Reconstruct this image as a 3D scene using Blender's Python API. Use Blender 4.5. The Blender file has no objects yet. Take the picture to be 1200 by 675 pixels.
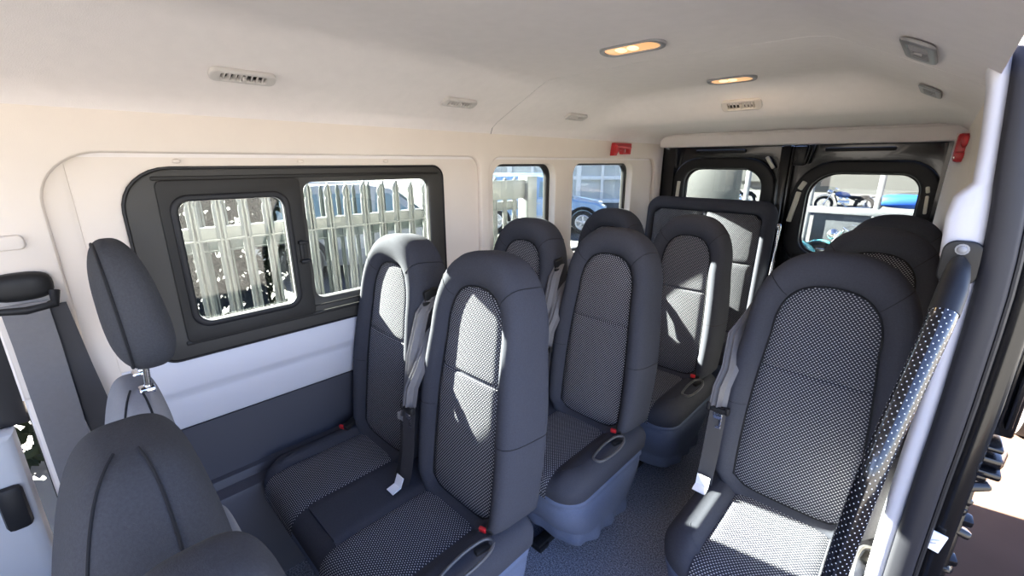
import bpy, bmesh, math, random
from mathutils import Vector, Matrix, Euler
random.seed(7)
C = bpy.context.scene.collection
PI = math.pi
def R(d): return math.radians(d)

# ------------------------------------------------------------------ materials
def newmat(name):
    m = bpy.data.materials.new(name); m.use_nodes = True
    nt = m.node_tree; nt.nodes.clear()
    o = nt.nodes.new('ShaderNodeOutputMaterial'); b = nt.nodes.new('ShaderNodeBsdfPrincipled')
    nt.links.new(b.outputs[0], o.inputs[0])
    return m, nt, b
def mat(name, col, rough=.6, metal=0, noise=0, nscale=40, bump=0, bscale=200, coat=0, sheen=0, spec=.5, emit=None, estr=0):
    m, nt, b = newmat(name)
    c = (col[0], col[1], col[2], 1)
    b.inputs['Base Color'].default_value = c
    b.inputs['Roughness'].default_value = rough
    b.inputs['Metallic'].default_value = metal
    b.inputs['Coat Weight'].default_value = coat
    b.inputs['Sheen Weight'].default_value = sheen
    b.inputs['Specular IOR Level'].default_value = spec
    tc = nt.nodes.new('ShaderNodeTexCoord')
    if noise:
        n = nt.nodes.new('ShaderNodeTexNoise'); n.inputs['Scale'].default_value = nscale; n.inputs['Detail'].default_value = 5
        nt.links.new(tc.outputs['Object'], n.inputs['Vector'])
        mx = nt.nodes.new('ShaderNodeMix'); mx.data_type = 'RGBA'
        mx.inputs['A'].default_value = tuple(x*(1-noise) for x in c[:3])+(1,)
        mx.inputs['B'].default_value = tuple(min(1, x*(1+noise)) for x in c[:3])+(1,)
        nt.links.new(n.outputs['Fac'], mx.inputs['Factor']); nt.links.new(mx.outputs['Result'], b.inputs['Base Color'])
    if bump:
        n2 = nt.nodes.new('ShaderNodeTexNoise'); n2.inputs['Scale'].default_value = bscale; n2.inputs['Detail'].default_value = 4
        nt.links.new(tc.outputs['Object'], n2.inputs['Vector'])
        bp = nt.nodes.new('ShaderNodeBump'); bp.inputs['Strength'].default_value = bump; bp.inputs['Distance'].default_value = .002
        nt.links.new(n2.outputs['Fac'], bp.inputs['Height']); nt.links.new(bp.outputs[0], b.inputs['Normal'])
    if emit:
        b.inputs['Emission Color'].default_value = (*emit, 1); b.inputs['Emission Strength'].default_value = estr
    return m
def dotmat(name, base, dot, su, sv, rx, ry, rough=.9, sheen=.3):
    """woven cloth with staggered rows of light flecks, in metres of the UV map"""
    m, nt, b = newmat(name)
    L = nt.links.new
    def math_(op, a, bb=None, c=None):
        n = nt.nodes.new('ShaderNodeMath'); n.operation = op
        for i, v in enumerate((a, bb, c)):
            if v is None: continue
            if isinstance(v, (int, float)): n.inputs[i].default_value = v
            else: L(v, n.inputs[i])
        return n.outputs[0]
    uv = nt.nodes.new('ShaderNodeUVMap'); sp = nt.nodes.new('ShaderNodeSeparateXYZ'); L(uv.outputs[0], sp.inputs[0])
    v = math_('DIVIDE', sp.outputs[1], sv); row = math_('FLOOR', v)
    par = math_('MODULO', math_('ADD', row, 1000), 2)
    u = math_('ADD', math_('DIVIDE', sp.outputs[0], su), math_('MULTIPLY', par, .5))
    fu = math_('SUBTRACT', math_('FRACT', math_('ADD', u, 500)), .5); fv = math_('SUBTRACT', math_('FRACT', math_('ADD', v, 500)), .5)
    du = math_('DIVIDE', fu, rx); dv = math_('DIVIDE', fv, ry)
    d = math_('SQRT', math_('ADD', math_('MULTIPLY', du, du), math_('MULTIPLY', dv, dv)))
    mr = nt.nodes.new('ShaderNodeMapRange'); mr.inputs['From Min'].default_value = 1.25; mr.inputs['From Max'].default_value = .75
    L(d, mr.inputs['Value'])
    mx = nt.nodes.new('ShaderNodeMix'); mx.data_type = 'RGBA'
    mx.inputs['A'].default_value = (*base, 1); mx.inputs['B'].default_value = (*dot, 1)
    L(mr.outputs[0], mx.inputs['Factor']); L(mx.outputs['Result'], b.inputs['Base Color'])
    bp = nt.nodes.new('ShaderNodeBump'); bp.inputs['Strength'].default_value = .5; bp.inputs['Distance'].default_value = .002
    L(mr.outputs[0], bp.inputs['Height']); L(bp.outputs[0], b.inputs['Normal'])
    b.inputs['Roughness'].default_value = rough; b.inputs['Sheen Weight'].default_value = sheen; b.inputs['Specular IOR Level'].default_value = .08
    return m
def glassmat(name, tint, gloss=.06):
    m = bpy.data.materials.new(name); m.use_nodes = True
    nt = m.node_tree; nt.nodes.clear(); L = nt.links.new
    o = nt.nodes.new('ShaderNodeOutputMaterial'); t = nt.nodes.new('ShaderNodeBsdfTransparent'); g = nt.nodes.new('ShaderNodeBsdfGlossy')
    t.inputs[0].default_value = (*tint, 1); g.inputs['Roughness'].default_value = .02
    mx = nt.nodes.new('ShaderNodeMixShader'); mx.inputs[0].default_value = gloss
    L(t.outputs[0], mx.inputs[1]); L(g.outputs[0], mx.inputs[2]); L(mx.outputs[0], o.inputs[0])
    return m
def carpetmat():
    m, nt, b = newmat('carpet'); L = nt.links.new
    tc = nt.nodes.new('ShaderNodeTexCoord'); n = nt.nodes.new('ShaderNodeTexNoise'); n.inputs['Scale'].default_value = 170; n.inputs['Detail'].default_value = 6
    n.inputs['Roughness'].default_value = .8
    L(tc.outputs['Object'], n.inputs['Vector'])
    cr = nt.nodes.new('ShaderNodeValToRGB'); e = cr.color_ramp.elements
    e[0].position = .42; e[0].color = (.055, .062, .09, 1); e[1].position = .66; e[1].color = (.48, .50, .60, 1)
    L(n.outputs['Fac'], cr.inputs[0]); L(cr.outputs[0], b.inputs['Base Color'])
    bp = nt.nodes.new('ShaderNodeBump'); bp.inputs['Strength'].default_value = 1; bp.inputs['Distance'].default_value = .006
    L(n.outputs['Fac'], bp.inputs['Height']); L(bp.outputs[0], b.inputs['Normal']); b.inputs['Roughness'].default_value = 1
    return m
M = dict(
 head=mat('headliner_cloth', (.74, .69, .67), .95, noise=.05, nscale=25, bump=.25, bscale=400),
 cream=mat('cream_trim', (.67, .60, .535), .75, noise=.03, nscale=12, bump=.15, bscale=500),
 white=mat('white_trim', (.52, .52, .57), .5, bump=.1, bscale=600),
 navy=mat('navy_trim', (.048, .050, .066), .6, bump=.2, bscale=500),
 frame=mat('window_frame_plastic', (.036, .034, .031), .5, spec=.35, bump=.1, bscale=700),
 slider=mat('slider_frame_plastic', (.016, .015, .014), .55, spec=.3, bump=.1, bscale=700),
 rubber=mat('rubber', (.010, .010, .012), .5, spec=.3),
 seal=mat('seal_rubber', (.018, .018, .023), .5, spec=.3),
 paint=mat('black_paint', (.005, .005, .006), .22, coat=.15, spec=.35),
 blackmetal=mat('black_metal', (.009, .009, .010), .4, spec=.3),
 blackplast=mat('black_plastic', (.013, .013, .014), .5, spec=.25),
 cloth=mat('plain_seat_cloth', (.046, .048, .060), .95, noise=.18, nscale=220, bump=.35, bscale=700, spec=.06),
 cabcloth=mat('cab_seat_cloth', (.050, .051, .057), .95, noise=.25, nscale=260, bump=.4, bscale=700, spec=.1),
 cablit=mat('lit_cab_cloth', (.19, .19, .205), .9, noise=.1, nscale=200, bump=.3, bscale=600, spec=.2),  # cab cloth with the light on the backrest put into its paler colour
 dots=dotmat('flecked_seat_cloth', (.030, .031, .041), (.42, .42, .44), .0094, .0058, .21, .25, sheen=0),
 skirt=mat('skirt_cloth', (.095, .115, .175), .85, noise=.15, nscale=160, bump=.3, bscale=500, spec=.2),
 thread=mat('thread', (.006, .006, .008), .9),
 strap=mat('belt_webbing', (.115, .11, .115), .55, noise=.1, nscale=120, bump=.3, bscale=900),
 darkstrap=mat('dark_webbing', (.022, .021, .025), .6, bump=.3, bscale=900),
 chrome=mat('chrome', (.75, .75, .77), .18, metal=1),
 tag=mat('white_tag', (.8, .8, .84), .6),
 red=mat('red_plastic', (.42, .012, .018), .4),
 greyvent=mat('vent_plastic', (.5, .47, .45), .5),
 levergrey=mat('lever_plastic', (.07, .07, .075), .35),
 backlitvent=mat('backlit_vent_plastic', (.20, .195, .20), .3),  # same vents as on the left, their shade against the light painted in
 ventdark=mat('vent_dark', (.03, .028, .027), .7),
 smoke=mat('grey_plastic', (.22, .22, .23), .35),
 lampglass=mat('dome_lamp_lens', (.40, .24, .12), .3, emit=(1, .56, .24), estr=.85),
 lampcore=mat('dome_lamp_bulb', (1, .9, .7), .3, emit=(1, .76, .42), estr=1.1),
 reveal=mat('lit_reveal', (.62, .60, .52), .5),  # paleness carries the light on the reveals
 doorgrey=mat('cab_door_grey', (.42, .43, .45), .55),
 glass=glassmat('tinted_glass', (.52, .55, .54), .05),
 rearglass=glassmat('rear_glass', (.44, .465, .47), .04),
 carglass=mat('car_glass', (.16, .24, .27), .05, coat=.5),
 galv=mat('galvanised_steel', (.132, .148, .148), .5, metal=.1, noise=.15, nscale=9),
 galvdark=mat('old_galvanised_steel', (.085, .10, .095), .6, metal=.1, noise=.2, nscale=9),
 ground=mat('concrete_ground', (.068, .067, .063), .9, noise=.15, nscale=1.5),
 tarmac=mat('brown_tarmac', (.040, .025, .018), .9, spec=.1, noise=.25, nscale=3),
 facade=mat('white_frame_paint', (.22, .225, .23), .5),
 palewall=mat('pale_cladding', (.085, .088, .082), .7, noise=.08, nscale=2),
 paneglass=mat('building_glass', (.50, .52, .52), .15),
 bluecar=mat('blue_car_paint', (.24, .38, .60), .25, coat=.6),
 silvercar=mat('silver_car_paint', (.24, .25, .265), .3, coat=.5),
 tyre=mat('tyre_rubber', (.02, .02, .02), .8),
 alloy=mat('alloy', (.7, .7, .72), .3, metal=.6),
 teal=mat('teal_paint', (.09, .34, .36), .25, coat=.6),
 buildwhite=mat('building_white', (.80, .80, .80), .5), pinkcar=mat('pale_pink_paint', (.16, .125, .12), .35), lowergrey=mat('car_flank_grey', (.42, .43, .44), .4),
 bluetarp=mat('blue_cover', (.012, .09, .45), .6),
 bikeblue=mat('bike_blue', (.06, .12, .34), .3, coat=.5),
 chromebike=mat('bike_chrome', (.8, .8, .8), .15, metal=1),
 darkpanel=mat('dark_panel', (.05, .055, .06), .4),
 leaf=mat('hedge_leaf', (.010, .014, .008), .8, noise=.5, nscale=20, spec=.1),
 stone=mat('stone_block', (.12, .105, .08), .9, noise=.3, nscale=6, bump=.5, bscale=30),
 rail_white=mat('white_rail', (.3, .3, .3), .5),
)
M['carpet'] = carpetmat()

def polemat():
    m, nt, b = newmat('dotted_pole_sleeve'); L = nt.links.new
    src = M['dots'].node_tree
    b.inputs['Roughness'].default_value = .2; b.inputs['Coat Weight'].default_value = .4
    def math_(op, a, bb=None):
        n = nt.nodes.new('ShaderNodeMath'); n.operation = op
        for i, v in enumerate((a, bb)):
            if v is None: continue
            if isinstance(v, (int, float)): n.inputs[i].default_value = v
            else: L(v, n.inputs[i])
        return n.outputs[0]
    uv = nt.nodes.new('ShaderNodeUVMap'); sp = nt.nodes.new('ShaderNodeSeparateXYZ'); L(uv.outputs[0], sp.inputs[0])
    v = math_('DIVIDE', sp.outputs[1], .0080); par = math_('MODULO', math_('FLOOR', v), 2)
    u = math_('ADD', math_('DIVIDE', sp.outputs[0], .0107), math_('MULTIPLY', par, .5))
    fu = math_('MULTIPLY', math_('SUBTRACT', math_('FRACT', u), .5), .0107); fv = math_('MULTIPLY', math_('SUBTRACT', math_('FRACT', v), .5), .0080)
    d = math_('SQRT', math_('ADD', math_('MULTIPLY', fu, fu), math_('MULTIPLY', fv, fv)))
    mr = nt.nodes.new('ShaderNodeMapRange'); mr.inputs['From Min'].default_value = .00135; mr.inputs['From Max'].default_value = .0008
    L(d, mr.inputs['Value'])
    mx = nt.nodes.new('ShaderNodeMix'); mx.data_type = 'RGBA'
    mx.inputs['A'].default_value = (.008, .008, .010, 1); mx.inputs['B'].default_value = (.70, .71, .74, 1)
    L(mr.outputs[0], mx.inputs['Factor']); L(mx.outputs['Result'], b.inputs['Base Color'])
    return m
M['pole'] = polemat()

# ------------------------------------------------------------------ mesh helpers
class MB:
    def __init__(s): s.v = []; s.f = []; s.m = []; s.uv = {}
    def add(s, vs, fs, mi=0, uvs=None):
        o = len(s.v); s.v += [tuple(p) for p in vs]
        for f in fs: s.f.append(tuple(i+o for i in f)); s.m.append(mi)
        if uvs:
            for i, q in enumerate(uvs): s.uv[o+i] = q
        return s
    def grid(s, rows, closed=False, mi=0, cap=False, uvs=None):
        n = len(rows[0]); vs = [p for r in rows for p in r]; fs = []
        for i in range(len(rows)-1):
            for j in range(n if closed else n-1):
                k = (j+1) % n
                fs.append((i*n+j, i*n+k, (i+1)*n+k, (i+1)*n+j))
        if cap:
            fs.append(tuple(reversed(range(n)))); fs.append(tuple((len(rows)-1)*n+j for j in range(n)))
        return s.add(vs, fs, mi, [q for r in uvs for q in r] if uvs else None)
    def box(s, c, d, bev=0, rot=None, mi=0, seg=2):
        bm = bmesh.new(); bmesh.ops.create_cube(bm, size=1)
        bmesh.ops.scale(bm, vec=d, verts=bm.verts)
        if bev: bmesh.ops.bevel(bm, geom=bm.edges[:], offset=bev, segments=seg, profile=.5, affect='EDGES')
        if rot: bmesh.ops.rotate(bm, matrix=Euler(rot).to_matrix(), verts=bm.verts)
        bmesh.ops.translate(bm, vec=c, verts=bm.verts)
        bm.verts.index_update()
        s.add([v.co[:] for v in bm.verts], [[v.index for v in f.verts] for f in bm.faces], mi); bm.free(); return s
    def ball(s, c, r, mi=0, n=16, m=10, rot=None):
        if isinstance(r, (int, float)): r = (r, r, r)
        rows = []; E = Euler(rot).to_matrix() if rot else Matrix.Identity(3)
        for i in range(m+1):
            t = PI*i/m; ring = []
            for j in range(n):
                a = 2*PI*j/n
                ring.append(tuple(Vector(c)+E @ Vector((r[0]*math.sin(t)*math.cos(a), r[1]*math.sin(t)*math.sin(a), -r[2]*math.cos(t)))))
            rows.append(ring)
        return s.grid(rows, True, mi)
    def tube(s, pts, r, n=10, mi=0, cap=True, uv=False, closed=False):
        P = [Vector(p) for p in pts]; rows = []; U = []; L = 0; up = None
        for i, p in enumerate(P):
            if closed: t = P[(i+1) % len(P)]-P[i-1]
            else: t = (P[min(i+1, len(P)-1)]-P[max(i-1, 0)])
            t.normalize()
            if up is None:
                up = Vector((0, 0, 1)) if abs(t.z) < .9 else Vector((1, 0, 0))
            a = t.cross(up).normalized(); b = a.cross(t).normalized(); up = b
            if i: L += (P[i]-P[i-1]).length
            rr = r[i] if isinstance(r, (list, tuple)) else r
            rows.append([tuple(p+a*rr*math.cos(2*PI*k/n)+b*rr*math.sin(2*PI*k/n)) for k in range(n+(1 if uv else 0))])
            U.append([(2*PI*rr*k/n, L) for k in range(n+1)])
        if closed: rows.append(rows[0])
        if uv: return s.grid(rows, False, mi, uvs=U)
        return s.grid(rows, True, mi, cap and not closed)
    def cyl(s, a, b, r, n=20, mi=0): return s.tube([a, b], r, n, mi)
    def ribbon(s, pts, wv, th=.0016, mi=0):
        """pts: centre line, wv: one half-width vector or one per point"""
        rows = []
        for i, p in enumerate(pts):
            p = Vector(p); w = Vector(wv[i] if isinstance(wv, list) else wv)
            t = Vector(pts[min(i+1, len(pts)-1)])-Vector(pts[max(i-1, 0)])
            n = t.cross(w).normalized()*th
            rows.append([tuple(p-w-n), tuple(p+w-n), tuple(p+w+n), tuple(p-w+n)])
        return s.grid(rows, True, mi, True)
    def build(s, name, mats, parent=None, smooth=35, loc=None, rot=None):
        if not isinstance(mats, (list, tuple)): mats = [mats]
        me = bpy.data.meshes.new(name); me.from_pydata(s.v, [], s.f); 
        for m in mats: me.materials.append(m)
        me.polygons.foreach_set('material_index', s.m)
        if s.uv:
            ul = me.uv_layers.new(name='UVMap')
            for l in me.loops: ul.data[l.index].uv = s.uv.get(l.vertex_index, (0, 0))
        bm = bmesh.new(); bm.from_mesh(me)
        if not s.uv: bmesh.ops.remove_doubles(bm, verts=bm.verts, dist=1e-6)
        bmesh.ops.recalc_face_normals(bm, faces=bm.faces)
        bm.to_mesh(me); bm.free()
        if smooth:
            me.polygons.foreach_set('use_smooth', [True]*len(me.polygons)); me.set_sharp_from_angle(angle=R(smooth))
        me.update()
        o = bpy.data.objects.new(name, me); C.objects.link(o)
        if parent: o.parent = parent
        if loc: o.location = loc
        if rot: o.rotation_euler = rot
        return o
def plate(name, m, outer, holes, th, mp, bev=0, parent=None, smooth=30):
    """flat plate with holes; outlines in 2-D, thickness th, mp maps (a, b, c) to the scene"""
    cu = bpy.data.curves.new(name, 'CURVE'); cu.dimensions = '2D'; cu.fill_mode = 'BOTH'
    cu.extrude = max(th/2-bev, 0); cu.bevel_depth = bev; cu.bevel_resolution = 2
    if bev: cu.offset = -bev
    for pts in [outer]+list(holes):
        sp = cu.splines.new('POLY'); sp.points.add(len(pts)-1); sp.use_cyclic_u = True
        for q, (a, b) in zip(sp.points, pts): q.co = (a, b, 0, 1)
    t = bpy.data.objects.new('tmp', cu); C.objects.link(t)
    dg = bpy.context.evaluated_depsgraph_get(); me0 = bpy.data.meshes.new_from_object(t.evaluated_get(dg))
    mb = MB(); mb.add([mp(*v.co) for v in me0.vertices], [tuple(p.vertices) for p in me0.polygons])
    bpy.data.objects.remove(t); bpy.data.curves.remove(cu); bpy.data.meshes.remove(me0)
    return mb.build(name, m, parent, smooth)
def rrect(x0, x1, y0, y1, r, n=8):
    """rounded rectangle; r one radius or four (bl, br, tr, tl)"""
    if isinstance(r, (int, float)): r = (r,)*4
    P = []
    for (cx, cy, q, a0) in ((x0+r[0], y0+r[0], r[0], 180), (x1-r[1], y0+r[1], r[1], 270), (x1-r[2], y1-r[2], r[2], 0), (x0+r[3], y1-r[3], r[3], 90)):
        if q < 1e-4: P.append((cx, cy)); continue
        for i in range(n+1):
            a = R(a0+90*i/n); P.append((cx+q*math.cos(a), cy+q*math.sin(a)))
    return P
def tag(o, label=None, cat=None, group=None, kind=None):
    if label: o['label'] = label
    if cat: o['category'] = cat
    if group: o['group'] = group
    if kind: o['kind'] = kind
    return o
def empty(name, loc=(0, 0, 0), rz=0, **k):
    o = bpy.data.objects.new(name, None); C.objects.link(o); o.location = loc; o.rotation_euler = (0, 0, rz); o.empty_display_size = .1
    return tag(o, **k)
KIDS = {}
def kids(o): return [c for c in bpy.data.objects if c.parent == o]
def copy_tree(o, parent=None):
    c = o.copy(); C.objects.link(c); c.parent = parent
    for k in kids(o): copy_tree(k, c)
    return c
def struct(o, label=None):
    o['kind'] = 'structure'
    if label: o['label'] = label
    return o
def lerp(a, b, t): return a+(b-a)*t
def smooth01(t): t = min(1, max(0, t)); return t*t*(3-2*t)

# ================================================================== THE VAN (x right, y to the rear, z up from the van floor)
XC = -.775
# ---- ceiling: one moulded profile swept to the rear, dropping behind the last lamp
def prof(y):
    k = smooth01((y-2.13)/.26)                      # the drop towards the rear header
    P = [(-.85, 1.575), (-.845, 1.62), (-.832, 1.69), (-.812, 1.735), (-.78, 1.757), (-.70, 1.797), (-.60, 1.846), (-.52, 1.885), (-.487, 1.899), (-.44, 1.907), (-.25, 1.912), (0, 1.914)]
    P = P+[(-x, z) for x, z in reversed(P[:-1])]
    out = []
    for x, z in P:
        zt = min(z, 1.772+.004*(1-abs(x)/.85))
        out.append((XC+x, y, lerp(z, zt, k)))
    return out
def ceil_panel(name, y0, y1, n, cut=0):
    mb = MB(); rows = []
    for i in range(n+1): rows.append(prof(lerp(y0, y1, i/n))[:-cut or None])
    top = [[(p[0], p[1], p[2]+.03) if abs(p[0]-XC) < .82 else (p[0]+math.copysign(.03, p[0]-XC), p[1], p[2]+.01) for p in r] for r in rows]
    mb.grid(rows); mb.grid(top)
    for a, b in ((rows[0], top[0]), (rows[-1], top[-1])): mb.grid([a, b])
    return mb.build(name, M['head'], smooth=50)
struct(ceil_panel('ceiling', -1.0, 1.245, 8, 3)); struct(ceil_panel('ceiling', 1.245, 1.5080, 3, 3)); struct(ceil_panel('ceiling', 1.5112, 3.26, 40, 3))
mb = MB(); mb.tube([(x, 1.5095, z+.004) for x, y, z in prof(1.51)[:-3]], .003, 6); struct(mb.build('trim_1', M['smoke']))
# rear header beam
mb = MB(); mb.box((XC, 3.30, 1.735), (1.64, .10, .10), .012); mb.box((XC, 3.262, 1.767), (1.62, .05, .014), .006)
struct(mb.build('trim_2', M['head']))

# ---- left wall
LX = lambda x: (lambda a, b, c: (x+c, a, b))
struct(plate('wall_left', M['cream'], [(-.16, .985), (3.36, .985), (3.36, 1.70), (-.16, 1.70)],
      [rrect(.145, 1.21, .998, 1.546, (.05, .05, .05, .12)), rrect(1.545, 2.045, 1.02, 1.57, .07), rrect(2.215, 2.925, 1.02, 1.572, .07)], .05, LX(-1.648), .006))
# raised trim around the recesses (the windows sit in shallow bays)
def arch(y0, y1, zt, r0, r1, n=10):
    P = [(y0, .985)]
    for i in range(n+1): a = R(180-90*i/n); P.append((y0+r0+r0*math.cos(a), zt-r0+r0*math.sin(a)))
    for i in range(n+1): a = R(90-90*i/n); P.append((y1-r1+r1*math.cos(a), zt-r1+r1*math.sin(a)))
    return P+[(y1, .985)]
struct(plate('trim_3', M['cream'], [(-.16, .985)]+arch(-.02, 1.44, 1.604, .13, .06)+arch(1.50, 3.22, 1.604, .08, .09)+[(3.34, .985), (3.34, 1.74), (-.16, 1.74)],
      [], .03, LX(-1.613), .010))
# mid panel with its step, then the lower navy panel and sill
def sweep(name, m, pts, y0, y1, smooth=40):
    mb = MB(); rows = [[(x, y, z) for x, z in pts] for y in (y0, lerp(y0, y1, .5), y1)]
    mb.grid(rows); 
    back = [[(x-.03, y, z) for x, z in pts] for y in (y0, y1)]; mb.grid(back); mb.grid([rows[0], back[0]]); mb.grid([rows[-1], back[-1]])
    return mb.build(name, m, smooth=smooth)
struct(sweep('trim_4', M['white'], [(-1.648, 1.0), (-1.630, .994), (-1.624, .98), (-1.622, .885), (-1.626, .872), (-1.638, .856), (-1.640, .84), (-1.640, .745), (-1.648, .735)], -.02, 3.3))
struct(sweep('wall_left', M['navy'], [(-1.640, .735), (-1.652, .73), (-1.672, .55), (-1.675, .49), (-1.655, .485), (-1.65, .47), (-1.648, .455), (-1.60, .445), (-1.595, .43), (-1.60, .20), (-1.60, 0)], -.16, 3.3))
# outer steel skin behind the trim
mb = MB(); mb.box((-1.73, 1.58, .42), (.03, 3.5, 1.06)); struct(mb.build('wall_left', M['blackmetal']))

# press studs and a blanking cap in the cream trim
for i, y in enumerate((.27, .62, .95)):
    mb = MB(); mb.ball((-1.617, y, 1.583), (.005, .011, .006), n=14, m=8); struct(mb.build('trim_12', M['cream']))
struct(plate('trim_13', M['cream'], rrect(-.20, -.07, 1.375, 1.41, .012), [], .012, LX(-1.592), .004))
# windows in the left wall
def pane(name, pts, x, m, parent, th=.005):
    return plate(name, m, pts, [], th, LX(x), 0, parent)
w1 = plate('window_1', M['frame'], rrect(.13, 1.225, .982, 1.562, (.05, .05, .05, .12)),
           [rrect(.245, .545, 1.09, 1.47, .035), rrect(.617, 1.150, 1.085, 1.512, .035)], .03, LX(-1.630), .006); struct(w1)
mb = MB(); mb.tube([(-1.6165, a, b) for a, b in rrect(.128, 1.227, .980, 1.564, (.05, .05, .05, .12))], .0042, 6, closed=True); mb.build('outer_gasket', M['rubber'], w1)
o = plate('slider_frame', M['slider'], rrect(.205, .605, 1.03, 1.53, .02), [rrect(.247, .543, 1.092, 1.468, .035)], .016, LX(-1.616), .004, w1)
o = plate('pane_gasket', M['rubber'], rrect(.228, .562, 1.074, 1.487, .05), [rrect(.247, .543, 1.092, 1.468, .035)], .022, LX(-1.610), .006, w1)
mb = MB(); mb.box((-1.617, .70, 1.535), (.012, 1.0, .012), .004); mb.box((-1.617, .70, 1.030), (.012, 1.0, .014), .004); mb.box((-1.617, .70, 1.060), (.010, .96, .006), .002)
mb.build('slider_track', M['slider'], w1)
mb = MB(); mb.box((-1.612, .583, 1.27), (.018, .016, .09), .004); mb.box((-1.600, .588, 1.305), (.02, .035, .012), .004); mb.box((-1.600, .588, 1.238), (.02, .035, .012), .004)
mb.build('window_latch', M['blackplast'], w1)
o = plate('pane_edge', M['tag'], rrect(.613, 1.154, 1.081, 1.516, .038), [rrect(.618, 1.149, 1.086, 1.511, .034)], .004, LX(-1.640), 0, w1)
o = plate('pane_edge', M['tag'], rrect(.243, .547, 1.088, 1.472, .037), [rrect(.248, .542, 1.093, 1.467, .034)], .004, LX(-1.618), 0, w1)
pane('glass_pane', rrect(.235, .555, 1.08, 1.48, .03), -1.634, M['glass'], w1); pane('glass_pane', rrect(.60, 1.16, 1.075, 1.522, .03), -1.644, M['glass'], w1)
def small_window(name, y0, y1, z0, z1):
    w = plate(name, M['rubber'], rrect(y0-.03, y1+.03, z0-.03, z1+.03, .08), [rrect(y0+.012, y1-.018, z0+.012, z1-.012, .06)], .03, LX(-1.69), .005); struct(w)
    pane('glass_pane', rrect(y0-.01, y1+.01, z0-.01, z1+.01, .06), -1.695, M['glass'], w)
small_window('window_2', 1.545, 2.045, 1.02, 1.57); small_window('window_3', 2.215, 2.925, 1.02, 1.572)

# ---- floor, sills
mb = MB(); mb.box((-.77, 1.2, -.02), (1.86, 4.4, .04)); struct(mb.build('floor', M['carpet'], smooth=0))
mb = MB(); mb.box((-1.15, .06, .10), (.9, .30, .2), .02); struct(mb.build('trim_5', M['navy']))

# ---- right wall, rear of the sliding door opening
# curved inner trim, swept from the jamb to the rear; an oval bay set in it
pts = [(.030, 1.76), (.040, 1.725), (.052, 1.69), (.062, 1.62), (.072, 1.45), (.082, 1.2), (.092, .95), (.098, .7), (.10, .3), (.10, 0)]
mb = MB(); rows = [[(x, y, z) for x, z in pts] for y in (1.27, 2.0, 2.7, 3.36)]; mb.grid(rows); mb.grid([[(x+.03, y, z) for x, y, z in r] for r in rows])
struct(mb.build('wall_right', M['cream'], smooth=50))
# rear quarter trim with its curved edge
mb = MB(); rows = []
for i in range(13):
    z = lerp(.4, 1.72, i/12); b = .06*math.sin(PI*min(1, max(0, (z-.4)/1.32)))
    rows.append([(.105, 2.75, z), (.075-b*.3, 2.85, z), (.0+.02*(1.7-z)-b*.2, 3.22, z), (.0+.02*(1.7-z), 3.34, z)])
mb.grid(rows); struct(mb.build('trim_6', M['cream'], smooth=50))
# jamb facing forward
def band(name, m, pts0, pts1, y0, y1, bev=.01):
    mb = MB(); rows = []
    for (z, xa), (_, xb) in zip(pts0, pts1):
        rows.append([(xa, y1, z), (xa, y0+bev, z), (xa+bev, y0, z), (xb-bev, y0, z), (xb, y0+bev, z), (xb, y1, z)])
    mb.grid(rows, True, cap=True); return mb.build(name, m, smooth=50)
zs = [.0, .4, .68, .9, 1.0, 1.1, 1.16, 1.25, 1.33, 1.40, 1.47, 1.51, 1.54, 1.60, 1.66, 1.72, 1.80]
inner = [.050, .050, .050, .053, .056, .058, .058, .048, .034, .022, .016, .020, .042, .038, .032, .024, .005]
outer = [.082, .083, .084, .086, .088, .089, .089, .089, .088, .085, .080, .076, .072, .066, .060, .054, .045]
struct(band('trim_7', M['white'], list(zip(zs, inner)), list(zip(zs, outer)), 1.25, 1.34, .008))
for a, b, y, mm, nm in ((-.004, .042, 1.230, 'seal', 'trim_8'), (.040, .052, 1.240, 'rubber', 'trim_9'), (.050, .090, 1.275, 'paint', 'wall_right')):
    struct(band(nm, M[mm], [(z, x+a) for z, x in zip(zs, outer)], [(z, x+b) for z, x in zip(zs, outer)], y, y+.05, .008))
# black pressed-steel return with the upper rail, striker and ragged lower pressing
mb = MB()
mb.box((.178, 1.42, 1.40), (.075, .16, .80), .006); mb.box((.165, 1.36, 1.28), (.02, .05, .50), .006); mb.box((.200, 1.335, 1.26), (.012, .04, .46), .004); mb.box((.186, 1.335, 1.26), (.006, .04, .46), .002)
mb.box((.178, 1.345, .985), (.05, .10, .012), .004); mb.box((.180, 1.345, .955), (.055, .10, .020), .006); mb.box((.190, 1.34, .93), (.04, .12, .018), .006)
mb.tube([(.15, 1.33, .945), (.20, 1.33, .945), (.205, 1.38, .945)], .018, 10)
mb.box((.16, 1.38, .4), (.05, .14, .95), .006)
rr = random.Random(3)
for i in range(16):
    z = .90-.03*i; mb.box((.168+.012*math.sin(i*1.7)-.0012*i, 1.325, z), (.05+.02*rr.random(), .03, .022), .007, (rr.uniform(-.4, .4), rr.uniform(-.5, .5), rr.uniform(-.3, .3)))
struct(mb.build('wall_right', M['paint']))
mb = MB(); mb.box((.146, 1.262, .735), (.028, .004, .05), .001, (0, .15, 0)); mb.box((.146, 1.2585, .738), (.018, .003, .006), .001, (0, -.5, 0)); mb.box((.143, 1.2585, .728), (.014, .003, .005), .001, (0, -.5, 0))
tag(mb.build('warning_sticker', M['tag']), 'small white sticker low on the black door jamb', 'sticker')

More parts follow.
